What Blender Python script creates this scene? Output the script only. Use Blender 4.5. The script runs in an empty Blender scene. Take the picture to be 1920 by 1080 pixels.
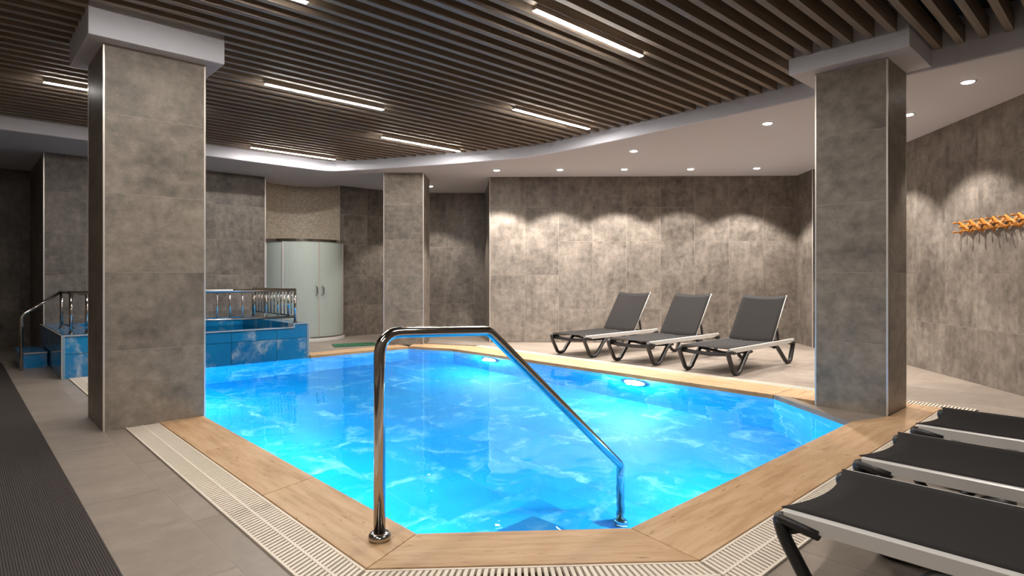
import bpy, bmesh, math, random
from mathutils import Vector, Matrix

random.seed(7)
S = bpy.context.scene
C = S.collection

# ------------------------------------------------------------------ camera
F_PX, CAM_H = 1120.0, 1.16
TH = math.atan2(1197, 1120)                 # heading of the view axis from +X
cam_d = bpy.data.cameras.new('camera')
cam = bpy.data.objects.new('camera', cam_d)
C.objects.link(cam)
cam.location = (0, 0, CAM_H)
cam.rotation_euler = (math.pi / 2, 0, TH - math.pi / 2)
cam_d.sensor_width = 36.0
cam_d.lens = 36.0 * F_PX / 1920.0
cam_d.shift_y = -20.0 / 1920.0
cam_d.clip_start = 0.05
S.camera = cam

# ------------------------------------------------------------------ world, exposure
W = bpy.data.worlds.new('world')
S.world = W
W.use_nodes = True
W.node_tree.nodes['Background'].inputs[0].default_value = (0.9, 0.85, 0.8, 1)
W.node_tree.nodes['Background'].inputs[1].default_value = 0.02
S.view_settings.view_transform = 'Standard'
S.view_settings.look = 'None'
S.view_settings.gamma = 1.0
S.view_settings.use_curve_mapping = False
S.view_settings.exposure = 0.25
S.cycles.caustics_refractive = False
S.cycles.caustics_reflective = False

STRIP_L = 180.0        # radiance of the ceiling light strips
SPOT_W = 190.0         # each recessed downlight
POOL_W = 92.0         # each underwater lamp
WARM = (1.0, 0.94, 0.87)
LAMPC = (1.0, 0.92, 0.84)

# ------------------------------------------------------------------ materials
def mat(name):
    m = bpy.data.materials.new(name)
    m.use_nodes = True
    return m, m.node_tree, m.node_tree.nodes['Principled BSDF']

def N(t, kind, **kw):
    n = t.nodes.new(kind)
    for k, v in kw.items():
        if k in n.inputs.keys():
            n.inputs[k].default_value = v
        else:
            setattr(n, k, v)
    return n

def ramp(t, stops):
    r = t.nodes.new('ShaderNodeValToRGB')
    e = r.color_ramp.elements
    while len(e) < len(stops):
        e.new(0.5)
    for i, (p, c) in enumerate(stops):
        e[i].position = p
        e[i].color = (c[0], c[1], c[2], 1)
    return r

def coords(t, scale=(1, 1, 1), jitter=True):
    tc = t.nodes.new('ShaderNodeTexCoord')
    mp = N(t, 'ShaderNodeMapping')
    mp.inputs['Scale'].default_value = scale
    t.links.new(tc.outputs['Object'], mp.inputs['Vector'])
    if jitter:
        oi = t.nodes.new('ShaderNodeObjectInfo')
        mu = N(t, 'ShaderNodeMath', operation='MULTIPLY')
        mu.inputs[1].default_value = 90.0
        t.links.new(oi.outputs['Random'], mu.inputs[0])
        t.links.new(mu.outputs[0], mp.inputs['Location'])
    return mp.outputs['Vector']

def mixc(t, fac, a, b, mode='MIX'):
    m = N(t, 'ShaderNodeMix', data_type='RGBA', blend_type=mode)
    for sock, v in ((m.inputs['Factor'], fac), (m.inputs['A'] if False else m.inputs[6], a), (m.inputs[7], b)):
        if isinstance(v, (int, float)):
            sock.default_value = v
        elif isinstance(v, tuple):
            sock.default_value = (v[0], v[1], v[2], 1)
        else:
            t.links.new(v, sock)
    return m.outputs[2]

def concrete(name, dark, light, rough=0.42, streak=True, contrast=1.0):
    m, t, b = mat(name)
    v = coords(t)
    n1 = N(t, 'ShaderNodeTexNoise', Scale=2.2, Detail=7.0, Roughness=0.62)
    n2 = N(t, 'ShaderNodeTexNoise', Scale=11.0, Detail=6.0, Roughness=0.65)
    n3 = N(t, 'ShaderNodeTexNoise', Scale=110.0, Detail=2.0)
    v2 = coords(t, (7.0, 7.0, 1.3)) if streak else coords(t, (2.0, 6.0, 6.0))
    n4 = N(t, 'ShaderNodeTexNoise', Scale=1.6, Detail=6.0, Roughness=0.6)
    for n in (n1, n2, n3):
        t.links.new(v, n.inputs['Vector'])
    t.links.new(v2, n4.inputs['Vector'])
    a = N(t, 'ShaderNodeMath', operation='MULTIPLY_ADD'); a.inputs[1].default_value = 0.9
    t.links.new(n1.outputs['Fac'], a.inputs[0])
    bq = N(t, 'ShaderNodeMath', operation='MULTIPLY'); bq.inputs[1].default_value = 0.85
    t.links.new(n2.outputs['Fac'], bq.inputs[0]); t.links.new(bq.outputs[0], a.inputs[2])
    c2 = N(t, 'ShaderNodeMath', operation='MULTIPLY_ADD'); c2.inputs[1].default_value = 0.45
    t.links.new(n4.outputs['Fac'], c2.inputs[0]); t.links.new(a.outputs[0], c2.inputs[2])
    d2 = N(t, 'ShaderNodeMath', operation='MULTIPLY_ADD'); d2.inputs[1].default_value = 0.18
    t.links.new(n3.outputs['Fac'], d2.inputs[0]); t.links.new(c2.outputs[0], d2.inputs[2])
    mid = 1.19
    w = 0.34 / contrast
    mr = N(t, 'ShaderNodeMapRange'); mr.inputs[1].default_value = mid - w; mr.inputs[2].default_value = mid + w
    t.links.new(d2.outputs[0], mr.inputs[0])
    r = ramp(t, [(0.0, dark), (0.5, tuple((x + y) / 2 * 0.98 for x, y in zip(dark, light))), (1.0, light)])
    t.links.new(mr.outputs[0], r.inputs[0])
    oi = t.nodes.new('ShaderNodeObjectInfo')
    vr = N(t, 'ShaderNodeMapRange'); vr.inputs[3].default_value = 0.9; vr.inputs[4].default_value = 1.1
    t.links.new(oi.outputs['Random'], vr.inputs[0])
    col = N(t, 'ShaderNodeHueSaturation')
    t.links.new(r.outputs[0], col.inputs['Color']); t.links.new(vr.outputs[0], col.inputs['Value'])
    t.links.new(col.outputs[0], b.inputs['Base Color'])
    rr = N(t, 'ShaderNodeMapRange'); rr.inputs[3].default_value = rough - 0.08; rr.inputs[4].default_value = rough + 0.12
    t.links.new(n2.outputs['Fac'], rr.inputs[0]); t.links.new(rr.outputs[0], b.inputs['Roughness'])
    b.inputs['Specular IOR Level'].default_value = 0.32
    bp = N(t, 'ShaderNodeBump', Strength=0.08, Distance=0.004)
    t.links.new(n2.outputs['Fac'], bp.inputs['Height']); t.links.new(bp.outputs[0], b.inputs['Normal'])
    return m

def plain(name, col, rough=0.5, metal=0.0, **kw):
    m, t, b = mat(name)
    b.inputs['Base Color'].default_value = (*col, 1)
    b.inputs['Roughness'].default_value = rough
    b.inputs['Metallic'].default_value = metal
    for k, v in kw.items():
        b.inputs[k.replace('_', ' ')].default_value = v
    v = coords(t)
    n = N(t, 'ShaderNodeTexNoise', Scale=35.0, Detail=3.0)
    t.links.new(v, n.inputs['Vector'])
    rr = N(t, 'ShaderNodeMapRange'); rr.inputs[3].default_value = max(0.02, rough - 0.05); rr.inputs[4].default_value = min(1, rough + 0.05)
    t.links.new(n.outputs['Fac'], rr.inputs[0]); t.links.new(rr.outputs[0], b.inputs['Roughness'])
    return m

def emis(name, col, s):
    m, t, b = mat(name)
    b.inputs['Base Color'].default_value = (*col, 1)
    b.inputs['Emission Color'].default_value = (*col, 1)
    b.inputs['Emission Strength'].default_value = s
    return m

def marble(name, base, deep, vein, rough=0.12, amt=1.0):
    m, t, b = mat(name)
    v = coords(t)
    w = N(t, 'ShaderNodeTexNoise', Scale=1.7, Detail=5.0, Roughness=0.6)
    t.links.new(v, w.inputs['Vector'])
    ad = N(t, 'ShaderNodeVectorMath', operation='MULTIPLY_ADD'); ad.inputs[1].default_value = (0.9, 0.9, 0.9)
    t.links.new(w.outputs['Color'], ad.inputs[0]); t.links.new(v, ad.inputs[2])
    vo = N(t, 'ShaderNodeTexVoronoi', feature='DISTANCE_TO_EDGE', Scale=1.35)
    t.links.new(ad.outputs[0], vo.inputs['Vector'])
    vr = ramp(t, [(0.0, (1, 1, 1)), (0.035, (0.55, 0.55, 0.55)), (0.11, (0, 0, 0))])
    t.links.new(vo.outputs['Distance'], vr.inputs[0])
    n2 = N(t, 'ShaderNodeTexNoise', Scale=2.2, Detail=6.0, Roughness=0.68)
    t.links.new(ad.outputs[0], n2.inputs['Vector'])
    mask = ramp(t, [(0.47, (0, 0, 0)), (0.66, (1, 1, 1))])
    t.links.new(n2.outputs['Fac'], mask.inputs[0])
    mu = N(t, 'ShaderNodeMath', operation='MULTIPLY')
    t.links.new(vr.outputs[0], mu.inputs[0]); t.links.new(mask.outputs[0], mu.inputs[1])
    n3 = N(t, 'ShaderNodeTexNoise', Scale=1.1, Detail=3.0)
    t.links.new(v, n3.inputs['Vector'])
    br = ramp(t, [(0.35, deep), (0.65, base)])
    t.links.new(n3.outputs['Fac'], br.inputs[0])
    cl = ramp(t, [(0.56, (0, 0, 0)), (0.85, (0.6, 0.6, 0.6))])
    t.links.new(n2.outputs['Fac'], cl.inputs[0])
    mx = N(t, 'ShaderNodeMath', operation='MAXIMUM')
    t.links.new(mu.outputs[0], mx.inputs[0]); t.links.new(cl.outputs[0], mx.inputs[1])
    am = N(t, 'ShaderNodeMath', operation='MULTIPLY'); am.inputs[1].default_value = amt
    t.links.new(mx.outputs[0], am.inputs[0])
    c = mixc(t, am.outputs[0], br.outputs[0], vein)
    t.links.new(c, b.inputs['Base Color'])
    b.inputs['Roughness'].default_value = rough
    return m

def travertine(name):
    m, t, b = mat(name)
    v = coords(t, (1.2, 9.0, 9.0))
    n = N(t, 'ShaderNodeTexNoise', Scale=2.0, Detail=7.0, Roughness=0.6)
    t.links.new(v, n.inputs['Vector'])
    v2 = coords(t, (6.0, 30.0, 30.0))
    n2 = N(t, 'ShaderNodeTexNoise', Scale=1.6, Detail=5.0, Roughness=0.6)
    t.links.new(v2, n2.inputs['Vector'])
    r = ramp(t, [(0.3, (0.42, 0.25, 0.125)), (0.5, (0.56, 0.355, 0.195)), (0.72, (0.66, 0.46, 0.28))])
    t.links.new(n.outputs['Fac'], r.inputs[0])
    pit = ramp(t, [(0.28, (1, 1, 1)), (0.37, (0, 0, 0))])
    t.links.new(n2.outputs['Fac'], pit.inputs[0])
    c = mixc(t, pit.outputs[0], r.outputs[0], (0.24, 0.125, 0.055))
    t.links.new(c, b.inputs['Base Color'])
    b.inputs['Roughness'].default_value = 0.5
    bp = N(t, 'ShaderNodeBump', Strength=0.15, Distance=0.004)
    t.links.new(n2.outputs['Fac'], bp.inputs['Height']); t.links.new(bp.outputs[0], b.inputs['Normal'])
    return m

def wood(name, dark, light, rough=0.55, sc=(1.0, 22.0, 22.0)):
    m, t, b = mat(name)
    v = coords(t, sc)
    n = N(t, 'ShaderNodeTexNoise', Scale=1.6, Detail=6.0, Roughness=0.6)
    t.links.new(v, n.inputs['Vector'])
    r = ramp(t, [(0.32, dark), (0.68, light)])
    t.links.new(n.outputs['Fac'], r.inputs[0])
    t.links.new(r.outputs[0], b.inputs['Base Color'])
    b.inputs['Roughness'].default_value = rough
    return m

def mosaic(name):
    m, t, b = mat(name)
    tc = t.nodes.new('ShaderNodeTexCoord')
    vo = N(t, 'ShaderNodeTexVoronoi', Scale=42.0)
    t.links.new(tc.outputs['Object'], vo.inputs['Vector'])
    r = ramp(t, [(0.0, (0.52, 0.44, 0.35)), (0.5, (0.66, 0.57, 0.46)), (1.0, (0.78, 0.69, 0.58))])
    sp = t.nodes.new('ShaderNodeSeparateColor')
    t.links.new(vo.outputs['Color'], sp.inputs[0]); t.links.new(sp.outputs[0], r.inputs[0])
    e = N(t, 'ShaderNodeTexVoronoi', feature='DISTANCE_TO_EDGE', Scale=42.0)
    t.links.new(tc.outputs['Object'], e.inputs['Vector'])
    er = ramp(t, [(0.0, (1, 1, 1)), (0.07, (0, 0, 0))])
    t.links.new(e.outputs['Distance'], er.inputs[0])
    c = mixc(t, er.outputs[0], r.outputs[0], (0.45, 0.385, 0.31))
    t.links.new(c, b.inputs['Base Color'])
    b.inputs['Roughness'].default_value = 0.55
    bp = N(t, 'ShaderNodeBump', Strength=0.3, Distance=0.004)
    t.links.new(e.outputs['Distance'], bp.inputs['Height']); t.links.new(bp.outputs[0], b.inputs['Normal'])
    return m

def water_mat(name, tint):
    m, t, b = mat(name)
    t.nodes.remove(b)
    out = [n for n in t.nodes if n.type == 'OUTPUT_MATERIAL'][0]
    tc = t.nodes.new('ShaderNodeTexCoord')
    mp = N(t, 'ShaderNodeMapping')
    t.links.new(tc.outputs['Object'], mp.inputs['Vector'])
    n1 = N(t, 'ShaderNodeTexNoise', Scale=1.7, Detail=3.0, Roughness=0.5)
    n2 = N(t, 'ShaderNodeTexNoise', Scale=5.0, Detail=2.0, Roughness=0.5)
    for n in (n1, n2):
        t.links.new(mp.outputs[0], n.inputs['Vector'])
    ad = N(t, 'ShaderNodeMath', operation='MULTIPLY_ADD'); ad.inputs[1].default_value = 0.25
    t.links.new(n2.outputs['Fac'], ad.inputs[0]); t.links.new(n1.outputs['Fac'], ad.inputs[2])
    bp = N(t, 'ShaderNodeBump', Strength=0.22, Distance=0.03)
    t.links.new(ad.outputs[0], bp.inputs['Height'])
    g = N(t, 'ShaderNodeBsdfGlass', IOR=1.33, Roughness=0.0)
    g.inputs['Color'].default_value = (*tint, 1)
    t.links.new(bp.outputs[0], g.inputs['Normal'])
    t.links.new(g.outputs[0], out.inputs['Surface'])
    return m

M = {}
M['wall'] = concrete('concrete_tile', (0.105, 0.091, 0.079), (0.31, 0.270, 0.233), contrast=1.25)
M['col'] = concrete('column_tile', (0.14, 0.12, 0.10), (0.345, 0.295, 0.247), rough=0.46, streak=False, contrast=1.25)
M['floor'] = concrete('floor_tile', (0.25, 0.21, 0.178), (0.40, 0.34, 0.287), rough=0.36, streak=False, contrast=0.9)
M['grout'] = plain('grout', (0.36, 0.31, 0.265), 0.8)
M['fgrout'] = plain('floor_grout', (0.38, 0.33, 0.28), 0.8)
M['white'] = plain('ceiling_plaster', (0.74, 0.75, 0.83), 0.75)
M['dark'] = plain('ceiling_void', (0.012, 0.010, 0.009), 0.9)
M['slat'] = wood('slat_wood', (0.22, 0.17, 0.122), (0.33, 0.262, 0.195))
M['peg'] = wood('orange_wood', (0.44, 0.165, 0.028), (0.68, 0.30, 0.06), 0.4, (3, 20, 20))
M['steel'] = plain('polished_steel', (0.50, 0.46, 0.42), 0.12, 1.0)
M['trim'] = plain('edge_trim', (0.72, 0.66, 0.60), 0.35, 0.6)
M['alu'] = plain('aluminium', (0.66, 0.645, 0.62), 0.38, 0.25)
M['plastic'] = plain('black_plastic', (0.018, 0.017, 0.017), 0.42)
M['cap'] = plain('white_cap', (0.75, 0.75, 0.74), 0.4)
M['strip'] = emis('light_strip', WARM, STRIP_L)
M['disc'] = emis('downlight_glow', LAMPC, 14.0)
M['pooldisc'] = emis('pool_lamp_glow', (0.85, 0.95, 1.0), 60.0)
M['poolfloor'] = marble('pool_marble', (0.003, 0.43, 0.80), (0.003, 0.35, 0.74), (0.50, 0.80, 0.92), rough=0.5)
M['bluetile'] = marble('blue_marble', (0.012, 0.27, 0.62), (0.010, 0.20, 0.52), (0.60, 0.72, 0.80), amt=1.0)
M['poolgrout'] = plain('pool_grout', (0.10, 0.42, 0.70), 0.6)
M['bgrout'] = plain('blue_tile_grout', (0.22, 0.38, 0.52), 0.6)
M['trav'] = travertine('travertine')
M['grate'] = plain('grate_plastic', (0.80, 0.71, 0.60), 0.5)
M['gutter'] = plain('gutter_dark', (0.05, 0.035, 0.025), 0.8)
M['mosaic'] = mosaic('stone_mosaic')
M['water'] = water_mat('water', (0.58, 0.94, 1.0))
M['green'] = plain('green_rubber', (0.025, 0.13, 0.065), 0.7)
# woven sling fabric
m, t, b = mat('sling_fabric')
v = coords(t, jitter=False)
wv = N(t, 'ShaderNodeTexChecker', Scale=420.0)
t.links.new(v, wv.inputs['Vector'])
wv.inputs['Color1'].default_value = (0.011, 0.0093, 0.0093, 1)
wv.inputs['Color2'].default_value = (0.019, 0.0165, 0.016, 1)
t.links.new(wv.outputs['Color'], b.inputs['Base Color'])
b.inputs['Roughness'].default_value = 0.8
b.inputs['Specular IOR Level'].default_value = 0.25
b.inputs['Sheen Weight'].default_value = 0.03
b.inputs['Sheen Roughness'].default_value = 0.5
M['fabric'] = m
# ribbed rubber mat
M['mat'] = plain('mat_rubber', (0.050, 0.040, 0.036), 0.8)
# frosted glass
m, t, b = mat('frosted_glass')
v = coords(t, jitter=False)
n = N(t, 'ShaderNodeTexNoise', Scale=60.0, Detail=2.0)
t.links.new(v, n.inputs['Vector'])
r = ramp(t, [(0.3, (0.62, 0.71, 0.67)), (0.7, (0.70, 0.78, 0.74))])
t.links.new(n.outputs['Fac'], r.inputs[0]); t.links.new(r.outputs[0], b.inputs['Base Color'])
b.inputs['Roughness'].default_value = 0.35
b.inputs['Transmission Weight'].default_value = 0.3
b.inputs['IOR'].default_value = 1.3
M['frost'] = m

# ------------------------------------------------------------------ mesh helpers
def link(o, parent=None):
    C.objects.link(o)
    if parent is not None:
        o.parent = parent
    return o

def mesh_obj(name, verts, faces, m, parent=None, smooth=False):
    me = bpy.data.meshes.new(name)
    me.from_pydata([tuple(p) for p in verts], [], [tuple(f) for f in faces])
    me.update()
    if m is not None:
        me.materials.append(M[m])
    if smooth:
        for p in me.polygons:
            p.use_smooth = True
    return link(bpy.data.objects.new(name, me), parent)

class B:
    """collects geometry for one mesh"""
    def __init__(s):
        s.v, s.f, s.sm = [], [], []
    def add(s, vs, fs, smooth=False):
        o = len(s.v)
        s.v += [Vector(p) for p in vs]
        for q in fs:
            s.f.append(tuple(i + o for i in q)); s.sm.append(smooth)
        return s
    def box(s, a, b):
        x0, y0, z0 = a; x1, y1, z1 = b
        return s.add([(x0, y0, z0), (x1, y0, z0), (x1, y1, z0), (x0, y1, z0), (x0, y0, z1), (x1, y0, z1), (x1, y1, z1), (x0, y1, z1)],
                     [(0, 3, 2, 1), (4, 5, 6, 7), (0, 1, 5, 4), (1, 2, 6, 5), (2, 3, 7, 6), (3, 0, 4, 7)])
    def prism(s, poly, z0, z1):
        n = len(poly)
        ar = sum(poly[i][0] * poly[(i + 1) % n][1] - poly[(i + 1) % n][0] * poly[i][1] for i in range(n))
        if ar < 0:
            poly = poly[::-1]
        vs = [(p[0], p[1], z0) for p in poly] + [(p[0], p[1], z1) for p in poly]
        fs = [tuple(range(n - 1, -1, -1)), tuple(range(n, 2 * n))]
        fs += [(i, (i + 1) % n, (i + 1) % n + n, i + n) for i in range(n)]
        return s.add(vs, fs)
    def tube(s, pts, r, n=12, r2=None, up=None, caps=True):
        """sweep an ellipse (r along side, r2 along the other) along pts"""
        pts = [Vector(p) for p in pts]
        r2 = r if r2 is None else r2
        k = len(pts)
        tang = []
        for i in range(k):
            a = pts[max(i - 1, 0)]; c = pts[min(i + 1, k - 1)]
            d0 = (pts[i] - a).normalized() if i > 0 else (c - pts[i]).normalized()
            d1 = (c - pts[i]).normalized() if i < k - 1 else d0
            tg = (d0 + d1)
            tang.append(tg.normalized() if tg.length > 1e-6 else d0)
        u = Vector(up) if up is not None else (Vector((0, 0, 1)) if abs(tang[0].z) < 0.9 else Vector((1, 0, 0)))
        vs, fs = [], []
        for i in range(k):
            tg = tang[i]
            u = (u - tg * u.dot(tg))
            u.normalize()
            w = tg.cross(u)
            st = 1.0
            if 0 < i < k - 1:
                d0 = (pts[i] - pts[i - 1]).normalized()
                st = 1.0 / max(0.5, d0.dot(tg))
                bend = ((pts[i + 1] - pts[i]).normalized() - d0)
                bend = bend.normalized() if bend.length > 1e-5 else None
            else:
                bend = None
            for j in range(n):
                a = 2 * math.pi * (j + 0.5) / n
                off = u * (math.cos(a) * r) + w * (math.sin(a) * r2)
                if bend is not None:
                    off = off + bend * (off.dot(bend) * (st - 1))
                vs.append(pts[i] + off)
        for i in range(k - 1):
            for j in range(n):
                fs.append((i * n + j, i * n + (j + 1) % n, (i + 1) * n + (j + 1) % n, (i + 1) * n + j))
        s.add(vs, fs, n > 5)
        if caps:
            o = len(s.v) - len(vs)
            s.f.append(tuple(o + j for j in range(n - 1, -1, -1))); s.sm.append(False)
            s.f.append(tuple(o + (k - 1) * n + j for j in range(n))); s.sm.append(False)
        return s
    def lathe(s, prof, n=24, centre=(0, 0, 0), axis='Z'):
        vs, fs = [], []
        for (r, z) in prof:
            for j in range(n):
                a = 2 * math.pi * j / n
                vs.append((r * math.cos(a), r * math.sin(a), z))
        k = len(prof)
        for i in range(k - 1):
            for j in range(n):
                fs.append((i * n + j, i * n + (j + 1) % n, (i + 1) * n + (j + 1) % n, (i + 1) * n + j))
        fs.append(tuple(range(n - 1, -1, -1)))
        fs.append(tuple((k - 1) * n + j for j in range(n)))
        c = Vector(centre)
        if axis == 'X':
            vs = [(z, x, y) for x, y, z in vs]
        elif axis == 'Y':
            vs = [(x, z, y) for x, y, z in vs]
            fs = [f[::-1] for f in fs]
        return s.add([Vector(p) + c for p in vs], fs, True)
    def mesh(s, name, m):
        me = bpy.data.meshes.new(name)
        me.from_pydata([tuple(p) for p in s.v], [], s.f)
        me.update()
        for p, q in zip(me.polygons, s.sm):
            p.use_smooth = q
        me.materials.append(M[m])
        return me
    def build(s, name, m, parent=None, loc=None, bevel=0):
        o = link(bpy.data.objects.new(name, s.mesh(name, m)), parent)
        if loc is not None:
            o.location = loc
        if bevel:
            bv = o.modifiers.new('bevel', 'BEVEL'); bv.width = bevel; bv.segments = 2; bv.limit_method = 'ANGLE'
        return o

def fillet(pts, rad, n=6):
    pts = [Vector(p) for p in pts]
    out = [pts[0]]
    for i in range(1, len(pts) - 1):
        a, p, c = pts[i - 1], pts[i], pts[i + 1]
        d0 = (a - p); d1 = (c - p)
        k = min(rad, d0.length * 0.48, d1.length * 0.48)
        s0 = p + d0.normalized() * k; s1 = p + d1.normalized() * k
        for j in range(n + 1):
            q = j / n
            out.append(s0.lerp(p, q).lerp(p.lerp(s1, q), q))
    out.append(pts[-1])
    return out

def tag(o, label, cat, group=None, kind=None):
    o['label'] = label
    o['category'] = cat
    if group:
        o['group'] = group
    if kind:
        o['kind'] = kind
    return o

def struct(o, label=None, cat=None):
    o['kind'] = 'structure'
    if label:
        o['label'] = label; o['category'] = cat
    return o

def empty(name, loc=(0, 0, 0), rz=0):
    e = bpy.data.objects.new(name, None)
    e.empty_display_size = 0.1
    C.objects.link(e)
    e.location = loc
    e.rotation_euler = (0, 0, rz)
    return e

def clip(poly, a, b, c):
    """keep a*x+b*y <= c"""
    out = []
    n = len(poly)
    for i in range(n):
        p, q = poly[i], poly[(i + 1) % n]
        dp = a * p[0] + b * p[1] - c; dq = a * q[0] + b * q[1] - c
        if dp <= 0:
            out.append(p)
        if (dp < 0 < dq) or (dq < 0 < dp):
            s = dp / (dp - dq)
            out.append((p[0] + (q[0] - p[0]) * s, p[1] + (q[1] - p[1]) * s))
    return out

def halfplanes(poly):
    """CCW convex poly -> list of (a,b,c), inside a*x+b*y<=c"""
    r = []
    for i in range(len(poly)):
        p, q = poly[i], poly[(i + 1) % len(poly)]
        a, b = q[1] - p[1], -(q[0] - p[0])
        l = math.hypot(a, b)
        r.append((a / l, b / l, (a * p[0] + b * p[1]) / l))
    return r

def area(poly):
    return 0.5 * abs(sum(poly[i][0] * poly[(i + 1) % len(poly)][1] - poly[(i + 1) % len(poly)][0] * poly[i][1] for i in range(len(poly))))

def subtract(polys, hp):
    out = []
    for poly in polys:
        rest = poly
        for (a, b, c) in hp:
            o = clip(rest, -a, -b, -c)
            if len(o) > 2 and area(o) > 2e-4:
                out.append(o)
            rest = clip(rest, a, b, c)
            if len(rest) < 3:
                break
    return out

def inside(p, poly):
    r = False
    n = len(poly)
    for i in range(n):
        a, b = poly[i], poly[(i + 1) % n]
        if (a[1] > p[1]) != (b[1] > p[1]) and p[0] < (b[0] - a[0]) * (p[1] - a[1]) / (b[1] - a[1]) + a[0]:
            r = not r
    return r

_box = {}
def tile_mesh(w, h, d, m):
    key = (round(w, 3), round(h, 3), round(d, 3), m)
    if key not in _box:
        e = 0.0008
        bb = B(); kb = 0.008
        # bevelled front edge, back at y=0, front at y=-d ; x 0..w, z 0..h
        vs = [(0, kb, 0), (w, kb, 0), (w, kb, h), (0, kb, h),
              (0, -d + e, 0), (w, -d + e, 0), (w, -d + e, h), (0, -d + e, h),
              (e, -d, e), (w - e, -d, e), (w - e, -d, h - e), (e, -d, h - e)]
        fs = [(0, 1, 2, 3), (8, 9, 10, 11)]
        for i in range(4):
            j = (i + 1) % 4
            fs.append((i, i + 4, j + 4, j)); fs.append((i + 4, i + 8, j + 8, j + 4))
        bb.add(vs, [f[::-1] if k != 1 and k != 0 else f for k, f in enumerate(fs)])
        me = bb.mesh('tile', m)
        bm = bmesh.new(); bm.from_mesh(me); bmesh.ops.recalc_face_normals(bm, faces=bm.faces); bm.to_mesh(me); bm.free()
        _box[key] = me
    return _box[key]

def tiled_wall(name, p0, p1, z0, z1, m='wall', g='grout', tw=0.6, rows=None, off=0.0, parent=None, thick=0.10,
               merge=True, gap=0.004, proud=0.0014, seed=0, root=None, back=True):
    """wall face runs p0->p1 seen with p0 on the left; face normal points to the viewer (-local y)"""
    rnd = random.Random(seed)
    p0 = Vector((*p0, 0)); p1 = Vector((*p1, 0))
    L = (p1 - p0).length
    ang = math.atan2(p1.y - p0.y, p1.x - p0.x)
    mw = Matrix.Translation(p0) @ Matrix.Rotation(ang, 4, 'Z')
    if root is None:
        bb = B().box((0, 0, z0), (L, thick, z1))
        root = bb.build(name, g)
        root.matrix_basis = mw
        tm = Matrix.Identity(4)
    else:
        tm = mw
        if back:
            o = B().box((0, 0, z0), (L, min(thick, 0.02), z1)).build('backing', g, root)
            o.matrix_basis = mw
    if rows is None:
        rows = [z0]
        z = math.floor(z0 / 0.6) * 0.6 + 0.6
        while z < z1 - 0.02:
            if z > z0 + 0.02:
                rows.append(z)
            z += 0.6
        rows.append(z1)
    xs = [0.0]
    x = off if off > 0.02 else tw
    while x < L - 0.03:
        xs.append(x); x += tw
    xs.append(L)
    for i in range(len(xs) - 1):
        k = 0
        first = True
        while k < len(rows) - 1:
            span = 2 if (merge and k + 2 < len(rows) and (rnd.random() < 0.75 if not first else rnd.random() < 0.5)) else 1
            first = False
            a, b2 = rows[k], rows[k + span]
            w = xs[i + 1] - xs[i] - gap; hh = b2 - a - gap
            o = bpy.data.objects.new('tile', tile_mesh(w, hh, proud, m))
            C.objects.link(o); o.parent = root
            o.matrix_basis = tm @ Matrix.Translation((xs[i] + gap / 2, 0, a + gap / 2))
            k += span
    return root

# ------------------------------------------------------------------ layout
ZC = 2.95                      # soffit height
ZS = 3.112                      # underside of the slats
POOL = [(1.50, 2.24), (2.26, 1.61), (5.20, 1.61), (5.87, 2.52), (5.87, 7.65), (5.55, 8.45), (1.50, 8.45)]
COPE = [(1.19, 2.11), (2.21, 1.25), (6.35, 1.25), (6.35, 7.72), (5.88, 8.75), (1.19, 8.75)]
GRAT = [(0.96, 1.994), (2.129, 1.02), (6.53, 1.02), (6.53, 7.76), (6.07, 8.75), (0.96, 8.75)]
SOFF = [(-3.2, 9.5), (4.40, 9.5), (4.58, 9.48), (4.72, 9.38), (4.84, 9.2), (5.10, 8.78), (5.55, 7.92), (5.95, 7.10), (6.16, 6.64),
        (6.27, 6.3), (6.32, 5.9), (6.335, 5.3), (6.32, 3.8), (6.25, 2.3), (6.16, 1.2), (6.11, 0.4), (6.05, -3.0)]
ROOM = [(-1.6, -2.8), (3.3, -2.8), (7.45, 0.75), (10.7, 3.44), (10.38, 3.81), (10.85, 4.25), (7.0, 8.05), (8.25, 9.66), (6.95, 10.8),
        (0.95, 10.8), (0.95, 12.9), (-1.6, 12.9)]

# ------------------------------------------------------------------ walls
tiled_wall('wall_back', (7.0, 8.05), (10.85, 4.25), 0, ZC, seed=3, off=0.62)
tiled_wall('wall_right', (10.85, 4.25), (10.38, 3.81), 0, ZC, seed=4)
tiled_wall('wall_right_return', (10.38, 3.81), (10.7, 3.44), 0, ZC, seed=5)
tiled_wall('wall_right_front', (10.7, 3.44), (3.3, -2.8), 0, ZC, seed=6, off=0.35)
tiled_wall('wall_niche_side', (8.25, 9.66), (7.0, 8.05), 0, ZC, seed=7)
tiled_wall('wall_niche', (6.95, 10.8), (8.25, 9.66), 0, ZC, seed=8, off=0.3)
tiled_wall('wall_far_right', (5.50, 10.8), (6.95, 10.8), 0, ZC, seed=9, merge=False)
tiled_wall('wall_far_left', (0.95, 10.8), (4.06, 10.8), 0, ZC, seed=10, merge=False, off=0.5)
tiled_wall('wall_corridor_side', (0.95, 12.9), (0.95, 10.8), 0, ZC, seed=11)
tiled_wall('wall_corridor', (-1.6, 12.9), (0.95, 12.9), 0, ZC, seed=12)
tiled_wall('wall_left', (-1.6, -2.8), (-1.6, 12.9), 0, 3.3, seed=13)
tiled_wall('wall_front', (3.3, -2.8), (-1.6, -2.8), 0, 3.3, seed=14)
for w in list(C.objects):
    if w.name.startswith('wall_') and w.parent is None:
        struct(w)
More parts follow.
